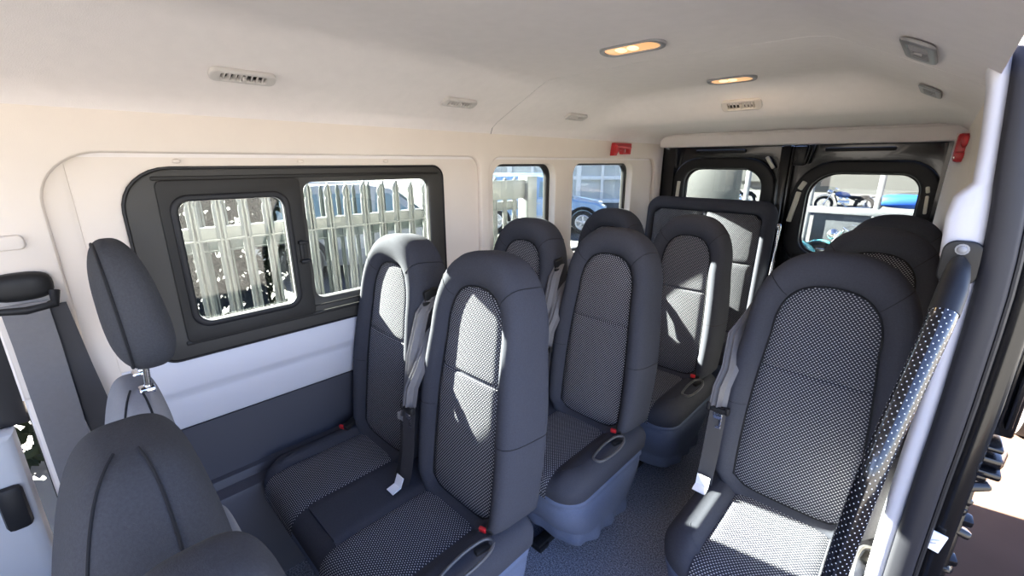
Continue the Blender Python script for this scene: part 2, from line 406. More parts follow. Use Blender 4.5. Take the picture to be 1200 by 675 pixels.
# ---- rear doors
RY = lambda y: (lambda a, b, c: (a, y-c, b))
def chamfer(x0, x1, z0, z1, r, n=6): return rrect(x0, x1, z0, z1, r, n)
struct(plate('wall_rear', M['paint'], [(-1.72, 0), (.16, 0), (.16, 1.95), (-1.72, 1.95)], [[(-1.51, .02), (-.02, .02), (-.02, 1.70), (-1.51, 1.70)]], .04, RY(3.37), 0))
def rear_door(name, x0, x1, gx0, gx1, gz0, gz1, rad, label):
    d = plate(name, M['paint'], rrect(x0, x1, .03, 1.695, .015), [rrect(gx0-.04, gx1+.04, gz0-.05, gz1+.035, [q+.04 for q in rad])], .05, RY(3.44), .008); struct(d, label)
    plate('window_trim', M['blackplast'], rrect(gx0-.085, gx1+.085, gz0-.09, gz1+.075, [q+.08 for q in rad]), [rrect(gx0, gx1, gz0, gz1, rad)], .05, RY(3.395), .014, d)
    plate('window_gasket', M['rubber'], rrect(gx0-.03, gx1+.03, gz0-.03, gz1+.03, [q+.03 for q in rad]), [rrect(gx0+.008, gx1-.008, gz0+.008, gz1-.008, rad)], .03, RY(3.43), .006, d)
    plate('glass_pane', M['rearglass'], rrect(gx0-.02, gx1+.02, gz0-.02, gz1+.02, rad), [], .005, RY(3.45), 0, d)
    return d
dl = rear_door('door_1', -1.54, -.79, -1.435, -.895, 1.0, 1.535, (.06, .10, .13, .10), 'left rear door in black paint with a window')
dr = rear_door('door_2', -.755, .01, -.625, -.085, 1.0, 1.515, (.10, .06, .10, .15), 'right rear door in black paint with a wide window')
# pale strips beside the window trims stand in for light-lit reveals in the slots
def strip(door, p0, p1, w, name='reveal_strip'):
    a = Vector((p0[0], 0, p0[1])); b = Vector((p1[0], 0, p1[1])); c = (a+b)/2; ang = math.atan2(b.x-a.x, b.z-a.z)
    mb = MB(); mb.box((c.x, 3.372, c.z), (w, .02, (b-a).length), .005, (0, ang, 0)); mb.build(name, M['reveal'], door)
strip(dl, (-1.475, 1.25), (-1.468, 1.44), .025); strip(dl, (-.885, 1.615), (-.835, 1.54), .022)
strip(dr, (-.695, 1.20), (-.665, 1.395), .030); strip(dr, (-.665, 1.41), (-.64, 1.46), .03); strip(dr, (-.045, 1.30), (-.052, 1.40), .016); strip(dr, (-.053, 1.415), (-.06, 1.45), .018)
# pressings: centre posts, hinge plates, upper ribs
mb = MB()
mb.box((-.772, 3.40, .86), (.05, .07, 1.66), .012); mb.box((-.80, 3.385, 1.2), (.014, .03, .96), .005); mb.box((-.738, 3.385, 1.2), (.014, .03, .96), .005)
mb.build('centre_post', M['paint'], dl)
mb = MB(); mb.box((-.70, 3.395, 1.62), (.07, .03, .12), .01); mb.cyl((-.70, 3.37, 1.65), (-.70, 3.38, 1.65), .008); mb.cyl((-.72, 3.37, 1.60), (-.72, 3.38, 1.60), .008); mb.box((-.655, 3.385, 1.63), (.012, .04, .12), .004, (0, .15, 0)); mb.box((-.635, 3.385, 1.63), (.008, .04, .12), .003, (0, .15, 0))
mb.build('hinge_plate', M['blackmetal'], dr)
mb = MB(); mb.box((-.40, 3.39, 1.655), (.34, .02, .022), .008); mb.box((-1.20, 3.39, 1.655), (.34, .02, .022), .008); mb.build('pressed_rib', M['blackmetal'], dr)
mb = MB(); mb.box((-.40, 3.375, 1.20-.55), (.5, .03, .7), .02); mb.build('door_card', M['blackplast'], dr)
mb = MB(); mb.box((-1.15, 3.375, 1.20-.55), (.5, .03, .7), .02); mb.build('door_card', M['blackplast'], dl)

mb = MB(); mb.box((-.77, 3.42, .02), (1.6, .12, .10), .01); struct(mb.build('trim_15', M['blackplast']))
# ---- cab: right-hand driver's door and the pillar with the belt
d3 = plate('door_3', M['doorgrey'], [(-1.3, -.1), (-.20, -.1), (-.195, .90), (-1.3, .93)], [], .09, LX(-1.655), .03); struct(d3, 'pale grey cab door with a dark pull cup')
mb = MB(); mb.box((-1.605, -.235, .70), (.03, .05, .13), .014); mb.build('door_handle', M['blackplast'], d3)
plate('window_frame', M['rubber'], [(-1.3, .93), (-.165, .90), (-.15, 1.25), (-.14, 1.70), (-1.0, 1.70), (-1.3, 1.6)], [[(-1.25, .96), (-.215, .93), (-.205, 1.22), (-.25, 1.36), (-.98, 1.44), (-1.25, 1.40)]], .03, LX(-1.68), .005, d3)  # frame made deep at the top to block sun on the middle seat
plate('glass_pane', M['glass'], [(-1.28, .95), (-.20, .92), (-.19, 1.22), (-.23, 1.57), (-.98, 1.63), (-1.28, 1.58)], [], .005, LX(-1.685), 0, d3)
mb = MB(); mb.box((-1.645, -.06, .95), (.06, .20, 1.6), .02); mb.box((-1.645, -.06, .1), (.08, .22, .3), .02); struct(mb.build('trim_10', M['cream']))
# unseen dashboard bulkhead, pillars and passenger door, added to block sun bounce
mb = MB(); mb.box((-.77, -1.75, .30), (1.80, .5, 1.2), .06); mb.box((-.77, -1.45, .78), (1.7, .4, .25), .08); struct(mb.build('wall_front', M['blackplast']))
mb = MB(); mb.box((-1.67, -1.42, .95), (.08, .24, 1.6), .02); mb.box((.09, -1.42, .95), (.08, .24, 1.6), .02); mb.box((.10, -.85, .95), (.08, .16, 1.6), .02); struct(mb.build('trim_14', M['blackplast']))
mb = MB(); mb.box((.11, -1.12, .42), (.07, .46, 1.0), .03); mb.box((.11, -1.12, 1.70), (.07, .5, .12), .02); struct(mb.build('door_4', M['blackplast']))
mb = MB(); mb.box((-.77, -1.25, 1.90), (1.5, .5, .04), .015); struct(mb.build('ceiling', M['head']))
# cab roof stays with the ceiling; cab floor
mb = MB(); mb.box((-.77, -1.35, -.12), (1.86, .9, .04)); struct(mb.build('floor', M['navy'], smooth=0))

# ================================================================== SEATS
HB = .872
def back_outline(hw0, hw1, ws, H, ex, z0=0, r=.05, bx=0):
    """closed outline up the right side, over the arch and down the left side: list of (x, z)"""
    P = []; NS, NA, NB = 16, 36, 8
    for i in range(NS+1):
        f = i/NS; z = lerp(z0+r, ws, f); P.append((lerp(hw0, hw1, f**1.3)+bx*math.sin(PI*f), z))
    for i in range(1, NA):
        a = PI*i/NA; c, s = math.cos(a), math.sin(a)
        P.append((hw1*math.copysign(abs(c)**(2/ex), c), ws+(H-ws)*abs(s)**(2/ex)))
    for i in range(NS+1):
        f = 1-i/NS; z = lerp(z0+r, ws, f); P.append((-lerp(hw0, hw1, f**1.3)-bx*math.sin(PI*f), z))
    for i in range(1, NB):
        f = i/NB; x = lerp(-hw0, hw0, f); c = abs(2*f-1); P.append((x*(1-.0), z0+r-r*(1-c**4)**.5))
    return P
def backrest(parent, x=0, side=1, wide=0, label=None):
    """one seat back: bolster ring, flecked centre panel, stitched seam; local frame of the seat"""
    T = .145
    O = back_outline(.212+wide, .197+wide, .60, HB, 2.4, 0, .085, .014)
    Pn = back_outline(.146+wide, .124+wide, .595, .765, 2.6, .05, .03, .006)
    gc = (0, .40)
    def dep(z): return lerp(1, .78, smooth01((z-.35)/.5))
    prof = [(0, -T/2+.004), (.06, -T/2-.010), (.22, -T/2-.030), (.48, -T/2-.041), (.72, -T/2-.037), (.88, -T/2-.022), (.97, -T/2+.002), (1, -T/2+.032), (1.0, T/2-.035), (.955, T/2-.012), (.85, T/2), (.4, T/2+.004), (0, T/2+.004)]
    mb = MB(); rows = []
    for g, y in prof:
        rows.append([(lerp(p[0], o[0], g), y*dep(lerp(p[1], o[1], g)), lerp(p[1], o[1], g)) for p, o in zip(Pn, O)])
    mb.grid(rows, True); n = len(O); k = len(rows)-1
    ctr = [(0, (T/2+.004)*dep(q[2]), .4) for q in rows[-1]]
    mb.grid([rows[-1], [(q[0]*.05, (T/2+.01), lerp(q[2], .4, .8)) for q in rows[-1]]], True)
    M4 = Matrix.Translation((x, 0, .455)) @ Matrix.Rotation(R(-7), 4, 'X')
    def place(o): o.matrix_local = M4; return o
    b = place(mb.build('backrest', M['cloth'], parent, 60))
    if label: b['label'] = label
    # panel
    def hwp(z):
        if z < .595: return lerp(.146, .124, ((z-.05)/.545)**1.3)+wide+.006*math.sin(PI*(z-.05)/.545)
        q = min(1, (z-.595)/.17); return (.124+wide)*(1-q**2.6)**(1/2.6)
    zz = [lerp(.054, .473, i/14) for i in range(15)]+[.480, .484, .487, .490, .493, .497, .504]+[lerp(.518, .605, i/5) for i in range(6)]+[.595+.17*math.sin(PI/2*t/10) for t in range(2, 10)]+[.7645]
    rows = []; uvs = []
    for z in zz:
        r = []; u = []
        for j in range(25):
            s = -math.cos(PI*j/24) if False else lerp(-1, 1, j/24); xx = hwp(z)*s
            groove = .007*math.exp(-((z-.490)/.005)**2)
            edge = .008*smooth01((abs(s)-.86)/.14)+.008*smooth01((z-.745)/.02)+.008*smooth01((.075-z)/.02)
            y = -T/2-.008-.006*(1-s*s)+groove+edge
            r.append((xx, y*dep(z), z)); u.append((xx, z))
        rows.append(r); uvs.append(u)
    mb = MB(); mb.grid(rows, uvs=uvs); p = mb.build('backrest_panel', M['dots'], b, 60)
    mb = MB(); mb.tube([(q[0], (-T/2-.004)*dep(q[1]), q[1]) for q in Pn], .0028, 6, closed=True); mb.build('seam_piping', M['thread'], b)
    # sewn seams running from the panel over the crown and the flanks
    for idx in (24, 44, 8, 60):
        mb = MB(); pts = []
        for g, y in prof[1:11]:
            pp, oo = Pn[idx], O[idx]; xx, z_ = lerp(pp[0], oo[0], g), lerp(pp[1], oo[1], g)
            pts.append((xx*1.003, y*dep(z_), z_+.0008))
        mb.tube(pts, .0013, 5); mb.build('sewn_seam', M['thread'], b)
    return b
def belt(parent, x, s, high=False, xo=.230):
    """lap and shoulder belt hanging beside a seat back; s = side of the seat it hangs on"""
    lean = lambda z: -(-math.tan(R(7))*(z-.455)) if False else math.tan(R(7))*(z-.455)
    zt = .725 if high else .785
    X = x+s*xo; F = -.030 if high else (-.022 if xo > .22 else -.048)
    if high: top = [(x+s*.203, lean(1.12)-.030, 1.130), (x+s*.216, lean(1.08)-.062, 1.085), (x+s*.226, lean(.98)-.088, .95)]
    else: top = [(x+s*.185, lean(1.1)+.02, 1.12), (x+s*.212, lean(1.03)-.04, 1.02), (x+s*(xo-.008), lean(.95)-.075, .92)]
    pts = top+[(X, lean(zt+.075)-.094, zt+.075), (X, lean(zt+.01)-.10, zt+.01)]
    pts = [(p[0]+s*.004, p[1]+F*min(1, i/2), p[2]) for i, p in enumerate(pts)]
    w = [(.022, .012, 0)]*len(pts)
    w[0] = (.014, .018, .004)
    mb = MB(); mb.ribbon(pts, w, .0014)
    for dx in (-.010, .004):
        mb.ribbon([(p[0]+dx, p[1]-.004, p[2]) for p in pts], [(.006, .010, 0)]*len(pts), .0012)
    b = mb.build('seat_belt', M['strap'], parent, 40)
    if high:
        mb = MB(); mb.box((x+s*.203, lean(1.13)-.032, 1.135), (.020, .055, .045), .008, (.2, 0, 0)); mb.box((x+s*.214, lean(1.12)-.052, 1.112), (.012, .040, .012), .004); mb.build('belt_guide', M['blackplast'], b)
    z = zt; y = lean(zt)-.102+F
    mb = MB(); mb.box((X, y-.004, z), (.062, .014, .018), .005); mb.box((X-.028, y-.006, z+.006), (.012, .018, .028), .005); mb.box((X+.028, y-.006, z+.006), (.012, .018, .028), .005)
    mb.build('tongue_slider', M['smoke'] if high else M['blackplast'], b)
    mb = MB(); mb.box((X, y-.006, z-.022), (.030, .004, .020), .001)
    for sx in (-1, 1): mb.box((X+sx*.0115, y-.006, z-.042), (.007, .004, .036), .0015)
    mb.box((X, y-.006, z-.062), (.030, .004, .009), .0015)
    mb.build('buckle_tongue', M['chrome'], b)
    pts = [(X, y+.0, z), (X-.001, lean(.62)-.098+F, .62), (X-.002, lean(.55)-.105+F, .54), (X, lean(.5)-.115+F, .510)]
    mb = MB(); mb.ribbon(pts, (.022, .008, 0), .0014); mb.build('lower_strap', M['darkstrap'], b, 40)
    if high: return b
    mb = MB(); mb.ribbon([(X, lean(.52)-.122+F, .552), (X+.002, lean(.5)-.134+F, .522), (X+.003, -.160+F, .516)], (.0195, 0, 0), .0012); mb.build('care_tag', M['tag'], b, 40)
    return b
def cushion(parent, hw, D, pans, back=.05, label=None):
    """padded base; pans: (x0, x1) flecked areas that run over the front edge"""
    zt, r = .505, .055
    def outl(ins):
        rc = .10-ins*.5; P = []
        x0, x1, y0, y1 = -hw+ins, hw-ins, -D+ins, back-ins*.3
        return rrect(x0, x1, y0, y1, (max(rc, .01), max(rc, .01), .02, .02), 8)
    def h(x, y):
        """bolsters beside every flecked area and along the back"""
        b = 1
        for a, c in pans:
            dx = max(a-x, x-c); b = min(b, smooth01((dx+.008)/.035))
        bk = smooth01((y+.085)/.045)
        side = smooth01((abs(x)-hw+.13)/.06)
        return zt-.006+.020*max(b*(.35+.65*side), bk)-.012*smooth01((-y-D+.10)/.10)
    mb = MB(); rows = []
    base = outl(r)
    bot = outl(.012)
    rows.append([(x, y, .405) for x, y in bot]); rows.append([(x, y, .425) for x, y in outl(.002)])
    for i in range(0, 8):
        a = PI/2*i/7; ins = r*(1-math.cos(a)); rows.append([(x, y, h(x, y)-r+r*math.sin(a)) for x, y in outl(ins)])
    mb.grid(rows, True)
    # top filled by a grid of columns from front to back inside the inset outline
    xs0, xs1 = -hw+r, hw-r; y0, y1 = -D+r, back-r*.3
    N = 60; K = 26; grid = []
    rc = .10-r*.5
    for j in range(K+1):
        row = []
        t = j/K
        for i in range(N+1):
            x = lerp(xs0, xs1, i/N); ed = min(x-xs0, xs1-x)
            yf = y0+(rc-math.sqrt(max(0, rc*rc-(rc-ed)**2)) if ed < rc else 0)
            y = lerp(yf, y1, t); row.append((x, y, h(x, y)))
        grid.append(row)
    mb.grid(grid)
    c = mb.build('cushion', M['cloth'], parent, 60)
    if label: c['label'] = label
    for a, b2 in pans:
        rows = []; uvs = []
        # profile from the back to the lip, over it and down the front
        ys = [lerp(-.088, -D+r, i/22) for i in range(23)]
        for q in ys:
            rows.append([(lerp(a, b2, j/20), q, h(lerp(a+.02, b2-.02, j/20), q)+.005-.006*smooth01((abs(j/10-1)-.85)/.15)) for j in range(21)]); uvs.append([(lerp(a, b2, j/20), -q*1.0) for j in range(21)])
        L = D-r
        for i in range(1, 8):
            an = PI/2*i/7; ro = r+.004
            zc = h((a+b2)/2, -D+r)-r
            rows.append([(lerp(a, b2, j/20), -D+r-ro*math.sin(an), zc+ro*math.cos(an)-.004*smooth01((abs(j/10-1)-.85)/.15)) for j in range(21)]); uvs.append([(lerp(a, b2, j/20), L+ro*an) for j in range(21)])
        for i in range(1, 4):
            rows.append([(lerp(a, b2, j/20), -D-.004, zc-.009*i) for j in range(21)]); uvs.append([(lerp(a, b2, j/20), L+r*PI/2+.009*i) for j in range(21)])
        mb = MB(); mb.grid(rows, uvs=uvs); mb.build('cushion_panel', M['dots'], c, 60)
    return c
def skirt(parent, hw, D, back=.05, seed=0):
    rr = random.Random(seed); mb = MB(); rows = []
    n = 110
    def ring(z, insx, fy, wob, amp):
        P = rrect(-hw+insx, hw-insx, -D+fy, back-.01, (.11, .11, .03, .03), 18); out = []
        # resample evenly
        seg = []; L = 0; Q = P+[P[0]]
        for i in range(len(P)):
            d = math.dist(Q[i], Q[i+1]); seg.append((L, d)); L += d
        for k in range(n):
            t = L*k/n; i = max(j for j in range(len(seg)) if seg[j][0] <= t+1e-9); f = (t-seg[i][0])/max(seg[i][1], 1e-9)
            x, y = lerp(Q[i][0], Q[i+1][0], f), lerp(Q[i][1], Q[i+1][1], f)
            a = math.atan2(y+D/2, x); w = amp*math.sin(k*2*PI*wob/n)
            out.append((x+w*math.cos(a), y+w*math.sin(a), z+.004*math.sin(a*5+seed)*(amp > 0)))
        return out
    rows = [ring(.422, .012, .010, 1, 0), ring(.408, .004, .002, 1, 0), ring(.395, .003, .002, 1, 0), ring(.385, .012, .012, 1, 0), ring(.372, .008, .008, 5, .001), ring(.30, .016, .030, 7, .003), ring(.22, .030, .075, 9, .005), ring(.165, .046, .125, 11, .004), ring(.150, .050, .130, 22, .004), ring(.125, .049, .132, 22, .009), ring(.095, .052, .137, 22, .009), ring(.075, .067, .155, 22, .004)]
    mb.grid(rows, True); s = mb.build('seat_skirt', M['skirt'], parent, 70)
    return s
def floor_mount(parent, hw, D):
    ins = .25 if hw > .3 else .12
    for sx in (-1, 1):
        mb = MB(); mb.box((sx*(hw-ins), -D/2+.05, .017), (.045, D-.10, .034), .006); mb.box((sx*(hw-ins), -D+.13, .012), (.06, .06, .024), .006)
        mb.build('floor_mount', M['blackmetal'], parent)
def spline_closed(P, k=4):
    V = [Vector(p) for p in P]; n = len(V); out = []
    for i in range(n):
        p0, p1, p2, p3 = V[i-1], V[i], V[(i+1) % n], V[(i+2) % n]
        for j in range(k):
            q = j/k; out.append(.5*((2*p1)+(p2-p0)*q+(2*p0-5*p1+4*p2-p3)*q*q+(3*p1-p0-3*p2+p3)*q**3))
    return out
def lever(parent, x, y, z):
    mb = MB(); P = [(x-.022, y-.08, z-.008), (x-.026, y, z+.002), (x-.018, y+.07, z+.004), (x+.004, y+.088, z+.002), (x+.02, y+.06, z-.004), (x+.026, y-.01, z-.006), (x+.016, y-.075, z-.010), (x-.005, y-.092, z-.010)]
    mb.tube(spline_closed(P), .0050, 8, closed=True); l = mb.build('release_lever', M['levergrey'], parent, 60)
    mb = MB(); mb.box((x-.004, y+.055, z-.008), (.02, .05, .014), .005, (0, 0, -.2)); mb.build('lever_recess', M['blackplast'], l)
def buckle(parent, x, y, z):
    mb = MB(); mb.box((x, y, z), (.030, .065, .020), .005, (.2, 0, .3)); b = mb.build('belt_buckle', M['blackplast'], parent)
    mb = MB(); mb.box((x-.008, y-.034, z-.004), (.024, .012, .018), .004, (.2, 0, .3)); mb.build('release_button', M['red'], b)

D = .475
def double_seat(loc, label, group):
    t = empty('double_seat', loc, 0, label=label, cat='van seat', group=group)
    for i, (x, s) in enumerate(((-.238, 1), (.238, -1))):
        backrest(t, x, s, label=('window-side backrest', 'aisle-side backrest')[i])
    belt(t, -.238, 1, True); belt(t, .238, -1, False, .203)
    cushion(t, .465, D, [(-.365, -.115), (.095, .345)])
    skirt(t, .465, D, seed=2); floor_mount(t, .465, D)
    lever(t, .435, -.20, .528); buckle(t, -.415, -.12, .532); buckle(t, .40, -.075, .540)
    return t
def single_seat(loc, label, group):
    t = empty('single_seat', loc, 0, label=label, cat='van seat', group=group)
    backrest(t, 0, -1); belt(t, 0, -1, False, .206)
    cushion(t, .225, D, [(-.125, .125)]); skirt(t, .225, D, seed=5); floor_mount(t, .225, D)
    lever(t, .205, -.19, .525)
    return t
SX = 1.09
G1, G2 = 'double seats along the windows', 'single seats by the sliding door'
def relabel(o, label, loc): o['label'] = label; o.location = loc; return o
ds = double_seat((-1.175, .795, 0), 'dark double seat in the first row, beside the big sliding window', G1)
ds2 = relabel(copy_tree(ds), 'dark double seat in the second row, directly behind the front double seat', (-1.160, 1.495, 0))
ds3 = relabel(copy_tree(ds), 'dark double seat in the third row, its window headrest sunlit, before the rear bench', (-1.12, 2.185, 0))
ss = single_seat((-.172, 1.515, 0), 'large single seat with white-flecked panel, next to the dotted grab pole', G2)
ss2 = relabel(copy_tree(ss), 'single seat peeking out right behind the one by the grab pole', (-.135, 2.27, 0))
ss3 = relabel(copy_tree(ss), 'hindmost single seat, its crown against the right rear door window', (-.125, 2.90, 0))
for q in (ss, ss2, ss3): q.scale = (SX, 1, 1)

# rear folding bench, one wide back
def rear_bench(loc):
    t = empty('folding_bench', loc, 0, label='wide rear bench with one broad sunlit backrest, below the left rear window', cat='van seat')
    HW, H, T = .42, .90, .10
    M4 = Matrix.Translation((0, 0, .45)) @ Matrix.Rotation(R(-5), 4, 'X')
    O = rrect(-HW, HW, 0, H, (.03, .03, .09, .09), 10); I = rrect(-HW+.065, HW-.065, .04, H-.085, (.02, .02, .05, .05), 10)
    prof_ = [(0, -T/2+.004), (.08, -T/2-.012), (.4, -T/2-.022), (.7, -T/2-.012), (.9, -T/2+.01), (1, -T/2+.04), (1, T/2-.03), (.9, T/2), (0, T/2)]
    mb = MB(); rows = [[(lerp(i[0], o[0], g), y, lerp(i[1], o[1], g)) for i, o in zip(I, O)] for g, y in prof_]
    mb.grid(rows, True); mb.add(rows[-1], [tuple(range(len(O)))])
    b = mb.build('backrest', M['cloth'], t, 60); b.matrix_local = M4
    for x0, x1 in ((-HW+.068, -.012), (.012, HW-.068)):
        rows = []; uvs = []
        zz = [lerp(.043, .46, i/10) for i in range(11)]+[.49, .497, .502, .507, .514]+[lerp(.54, H-.09, i/8) for i in range(9)]
        for z in zz:
            inset = .045*max(0, (z-(H-.13))/.04)**2 if z > H-.13 else 0
            a, c = (x0+inset if x0 < -.1 else x0), (x1-inset if x1 > .1 else x1)
            rows.append([(lerp(a, c, j/16), -T/2-.010-.012*(1-(j/8-1)**2)+.008*math.exp(-((z-.502)/.006)**2)+.01*smooth01((abs(j/8-1)-.85)/.15), z) for j in range(17)]); uvs.append([(lerp(a, c, j/16), z) for j in range(17)])
        mb = MB(); mb.grid(rows, uvs=uvs); mb.build('backrest_panel', M['dots'], b, 60)
    mb = MB(); mb.box((0, -T/2+.004, H/2), (.03, .02, H-.16), .004); mb.build('panel_gap', M['cloth'], b)
    cushion(t, .42, .44, [(-.33, -.02), (.02, .33)]); skirt(t, .42, .44, seed=9); floor_mount(t, .42, .44)
    # folding hinge stays on the aisle side
    mb = MB(); mb.tube([(HW+.02, -.02, .55), (HW+.025, .03, .95), (HW+.022, .05, 1.19)], .008, 8); mb.tube([(HW+.035, -.06, .80), (HW+.03, .05, 1.19)], .005, 8)
    mb.ball((HW+.022, .05, 1.20), (.014, .02, .022)); mb.ball((HW+.028, .0, .86), (.014, .018, .02))
    mb.build('hinge_stay', M['chrome'], t, 60)
    mb = MB(); mb.box((HW-.02, -.13, .55), (.05, .05, .06), .015); mb.build('belt_anchor', M['tag'], t)
    return t
rear_bench((-1.115, 2.99, 0))

# ================================================================== CAB SEATS (seen from behind the driver, looking across)
def superbox(mb, c, d, ex=4, n=28, m=18, fn=None, mi=0):
    """rounded block; fn warps a local point"""
    rows = []
    pw = lambda v, e: math.copysign(abs(v)**(2/e), v)
    for i in range(m+1):
        t = -PI/2+PI*i/m; ring = []
        for j in range(n):
            a = 2*PI*j/n
            q = Vector((d[0]/2*pw(math.cos(t), ex)*pw(math.cos(a), ex), d[1]/2*pw(math.cos(t), ex)*pw(math.sin(a), ex), d[2]/2*pw(math.sin(t), ex)))
            if fn: q = Vector(fn(q))
            ring.append((c[0]+q.x, c[1]+q.y, c[2]+q.z))
        rows.append(ring)
    mb.grid(rows, True, mi); return mb
def cab_seat(loc, w, th, H, label, head, mcol, group=None):
    t = empty('cab_seat', loc, 0, label=label, cat='cab seat', group=group)
    def warp(q):
        f = (q.z+H/2)/H                                   # 0 bottom .. 1 top
        k = 1-.22*smooth01((f-.55)/.45); ky = 1-.30*smooth01((f-.3)/.7)
        return (q.x*k, q.y*ky+.05*(f-.5), q.z)
    mb = MB(); superbox(mb, (0, 0, .45+H/2), (w, th, H), 3.4, 48, 40, warp); b = mb.build('backrest', mcol, t, 70)
    for sy, amp in ((-.36, 1), (.16, 1)):
        mb = MB()                 # two sewn seams following the inboard flank up and over the crown
        pts = []
        for i in range(26):
            f = .12+.845*i/25
            zf = -PI/2+PI*f; ex = 3.4; pw = lambda v: math.copysign(abs(v)**(2/ex), v)
            a = math.atan2(math.copysign(abs(sy*2)**(ex/2), sy), math.copysign((1-min(.999, abs(sy*2)**ex))**.5, 1))
            q = Vector((w/2*pw(math.cos(zf))*pw(math.cos(a)), th/2*pw(math.cos(zf))*pw(math.sin(a)), H/2*pw(math.sin(zf))))
            q = Vector(warp(q)); pts.append((q.x*1.004, q.y, q.z*1.003+.45+H/2))
        mb.tube(pts, .0022, 6); mb.build('sewn_seam', M['thread'], b)
    mb = MB(); superbox(mb, (0, -.24, .40), (w, .50, .16), 4, 36, 16); mb.build('cushion', mcol, t, 70)
    mb = MB(); superbox(mb, (0, -.2, .17), (w*.86, .44, .32), 8, 24, 12); mb.build('seat_base', M['blackplast'], t, 60)
    mb = MB(); superbox(mb, (0, th*.44+.004, .45+H*.34), (w*.82, .05, H*.62), 4, 30, 16); mb.build('back_cover', M['cablit'], t, 60)  # pale colour carries the light on the seat's side
    if head:
        hz = .45+H
        for sx in (-.055, .055):
            mb = MB(); mb.cyl((sx, .04, hz-.05), (sx, .052, hz+.10), .0065, 12)
            p = mb.build('headrest_post', M['chrome'], t, 40)
            mb = MB(); mb.box((sx, .041, hz-.002), (.034, .030, .014), .005); mb.build('post_collar', M['chrome'], p)
        def hw_(q): 
            f = q.z/.15
            return (q.x*(1-.10*f*f), q.y*(1-.18*f)+.008*f*0-.012*f, q.z)
        mb = MB(); superbox(mb, (0, .052, hz+.185), (.27, .112, .295), 2.7, 44, 30, hw_); hd = mb.build('headrest', M['cabcloth'], t, 70)
        mb = MB(); pts = []
        for i in range(40):
            a = 2*PI*i/40; c_, s_ = math.cos(a), math.sin(a)
            zz = .138*math.copysign(abs(s_)**(2/2.7), s_); xx = .128*math.copysign(abs(c_)**(2/2.7), c_)*(1-.1*(zz/.15)**2)
            pts.append((xx, .052-.030*(1-.18*zz/.15)-.012*zz/.15, hz+.185+zz))
        mb.tube(pts, .003, 6, closed=True); mb.build('headrest_piping', M['thread'], hd)
    return t
cab_seat((-1.26, .02, 0), .46, .17, .64, "driver's seat with tall headrest on a chrome post, beside the cab door", True, M['cablit'])
cab_seat((-.80, -.02, 0), .44, .27, .74, 'middle front seat back with curved seams and no headrest, next to the driver', False, M['cabcloth'])
cab_seat((-.44, .0, 0), .24, .26, .76, 'outer front seat back showing only its crown at the bottom edge', False, M['cabcloth'])

# driver's belt on the pillar
t = empty('pillar_belt', (-1.60, -.10, 0), 0, label="grey driver's belt hanging from the cream door pillar", cat='seat belt')
mb = MB(); superbox(mb, (.012, 0, 1.285), (.05, .115, .07), 3, 28, 14); a_ = mb.build('belt_guide', M['blackplast'], t, 60)
mb = MB(); mb.tube([(.03, -.055, 1.268), (.045, -.05, 1.238), (.048, 0, 1.232), (.045, .05, 1.238), (.03, .055, 1.268)], .011, 10); mb.build('guide_loop', M['blackplast'], a_, 60)
mb = MB(); mb.ribbon([(.050, -.002, 1.25), (.052, .0, 1.15), (.052, 0, 1.0), (.052, .0, .7), (.050, 0, .4)], (0, .040, 0), .0016); mb.build('strap', M['strap'], t)
mb = MB(); mb.ribbon([(.034, .04, 1.235), (.036, .055, 1.05), (.036, .075, .85), (.036, .085, .6)], (0, .030, 0), .0014); mb.build('rear_strap', M['darkstrap'], t)

# ================================================================== FITTINGS
def ceil_at(x, y):
    P = prof(y)
    for a, b in zip(P, P[1:]):
        if a[0] <= x <= b[0]:
            f = (x-a[0])/(b[0]-a[0]); return lerp(a[2], b[2], f), math.atan2(b[2]-a[2], b[0]-a[0])
def vent_tree(label, group, vm='greyvent'):
    """louvred air vent: local x along its length, y across, z out of the surface"""
    t = empty('air_vent', label=label, cat='air vent', group=group)
    plate('vent_bezel', M[vm], rrect(-.082, .082, -.024, .024, .018), [rrect(-.056, .056, -.013, .013, .005)], .014, lambda a, b, c: (a, b, c+.003), .004, t)
    mb = MB(); mb.box((0, 0, -.008), (.118, .030, .010)); mb.build('vent_cavity', M['ventdark'], t, 0)
    mb = MB()
    for i in range(8):
        x = -.049+.014*i; mb.box((x, 0, .003), (.0035, .028, .012), .001, (0, .35 if i < 4 else -.35, 0))
    mb.build('louvres', M[vm], t, 0)
    mb = MB(); mb.box((.0, 0, .011), (.008, .014, .012), .003); mb.build('vent_knob', M[vm], t)
    return t
def orient(o, p, n, along):
    n = Vector(n).normalized(); a = Vector(along); a = (a-n*a.dot(n)).normalized(); b = n.cross(a)
    o.matrix_world = Matrix(((a.x, b.x, n.x, p[0]), (a.y, b.y, n.y, p[1]), (a.z, b.z, n.z, p[2]), (0, 0, 0, 1)))
GV = 'air vents in the headliner'
v0 = vent_tree('pale louvred air vent above the big sliding window', GV); v1 = vent_tree('air vent darkened by backlight on the right roof slope, nearer of two', GV, 'backlitvent')
for x, y, src, lab in ((-1.445, .43, v0, None), (-1.445, 1.195, v0, 'pale louvred air vent just before the roof seam, second above the left windows'), (-1.445, 1.975, v0, 'small air vent above the two rear side windows, furthest of the left row'),
                  (-.085, 1.29, v1, None), (-.085, 2.02, v1, 'air vent darkened by backlight on the right roof slope, farther of two')):
    o = copy_tree(src) if lab else src
    if lab: o['label'] = lab
    z, a = ceil_at(x, y); n = Vector((math.sin(a), 0, -math.cos(a)))
    orient(o, Vector((x, y, z))+n*.004, n, (0, 1, 0))
    if src is v1: o.scale = (1.30, 1.30, .55)
o = copy_tree(v0); o['label'] = 'dark louvred vent in the rear ceiling drop below the second lamp'
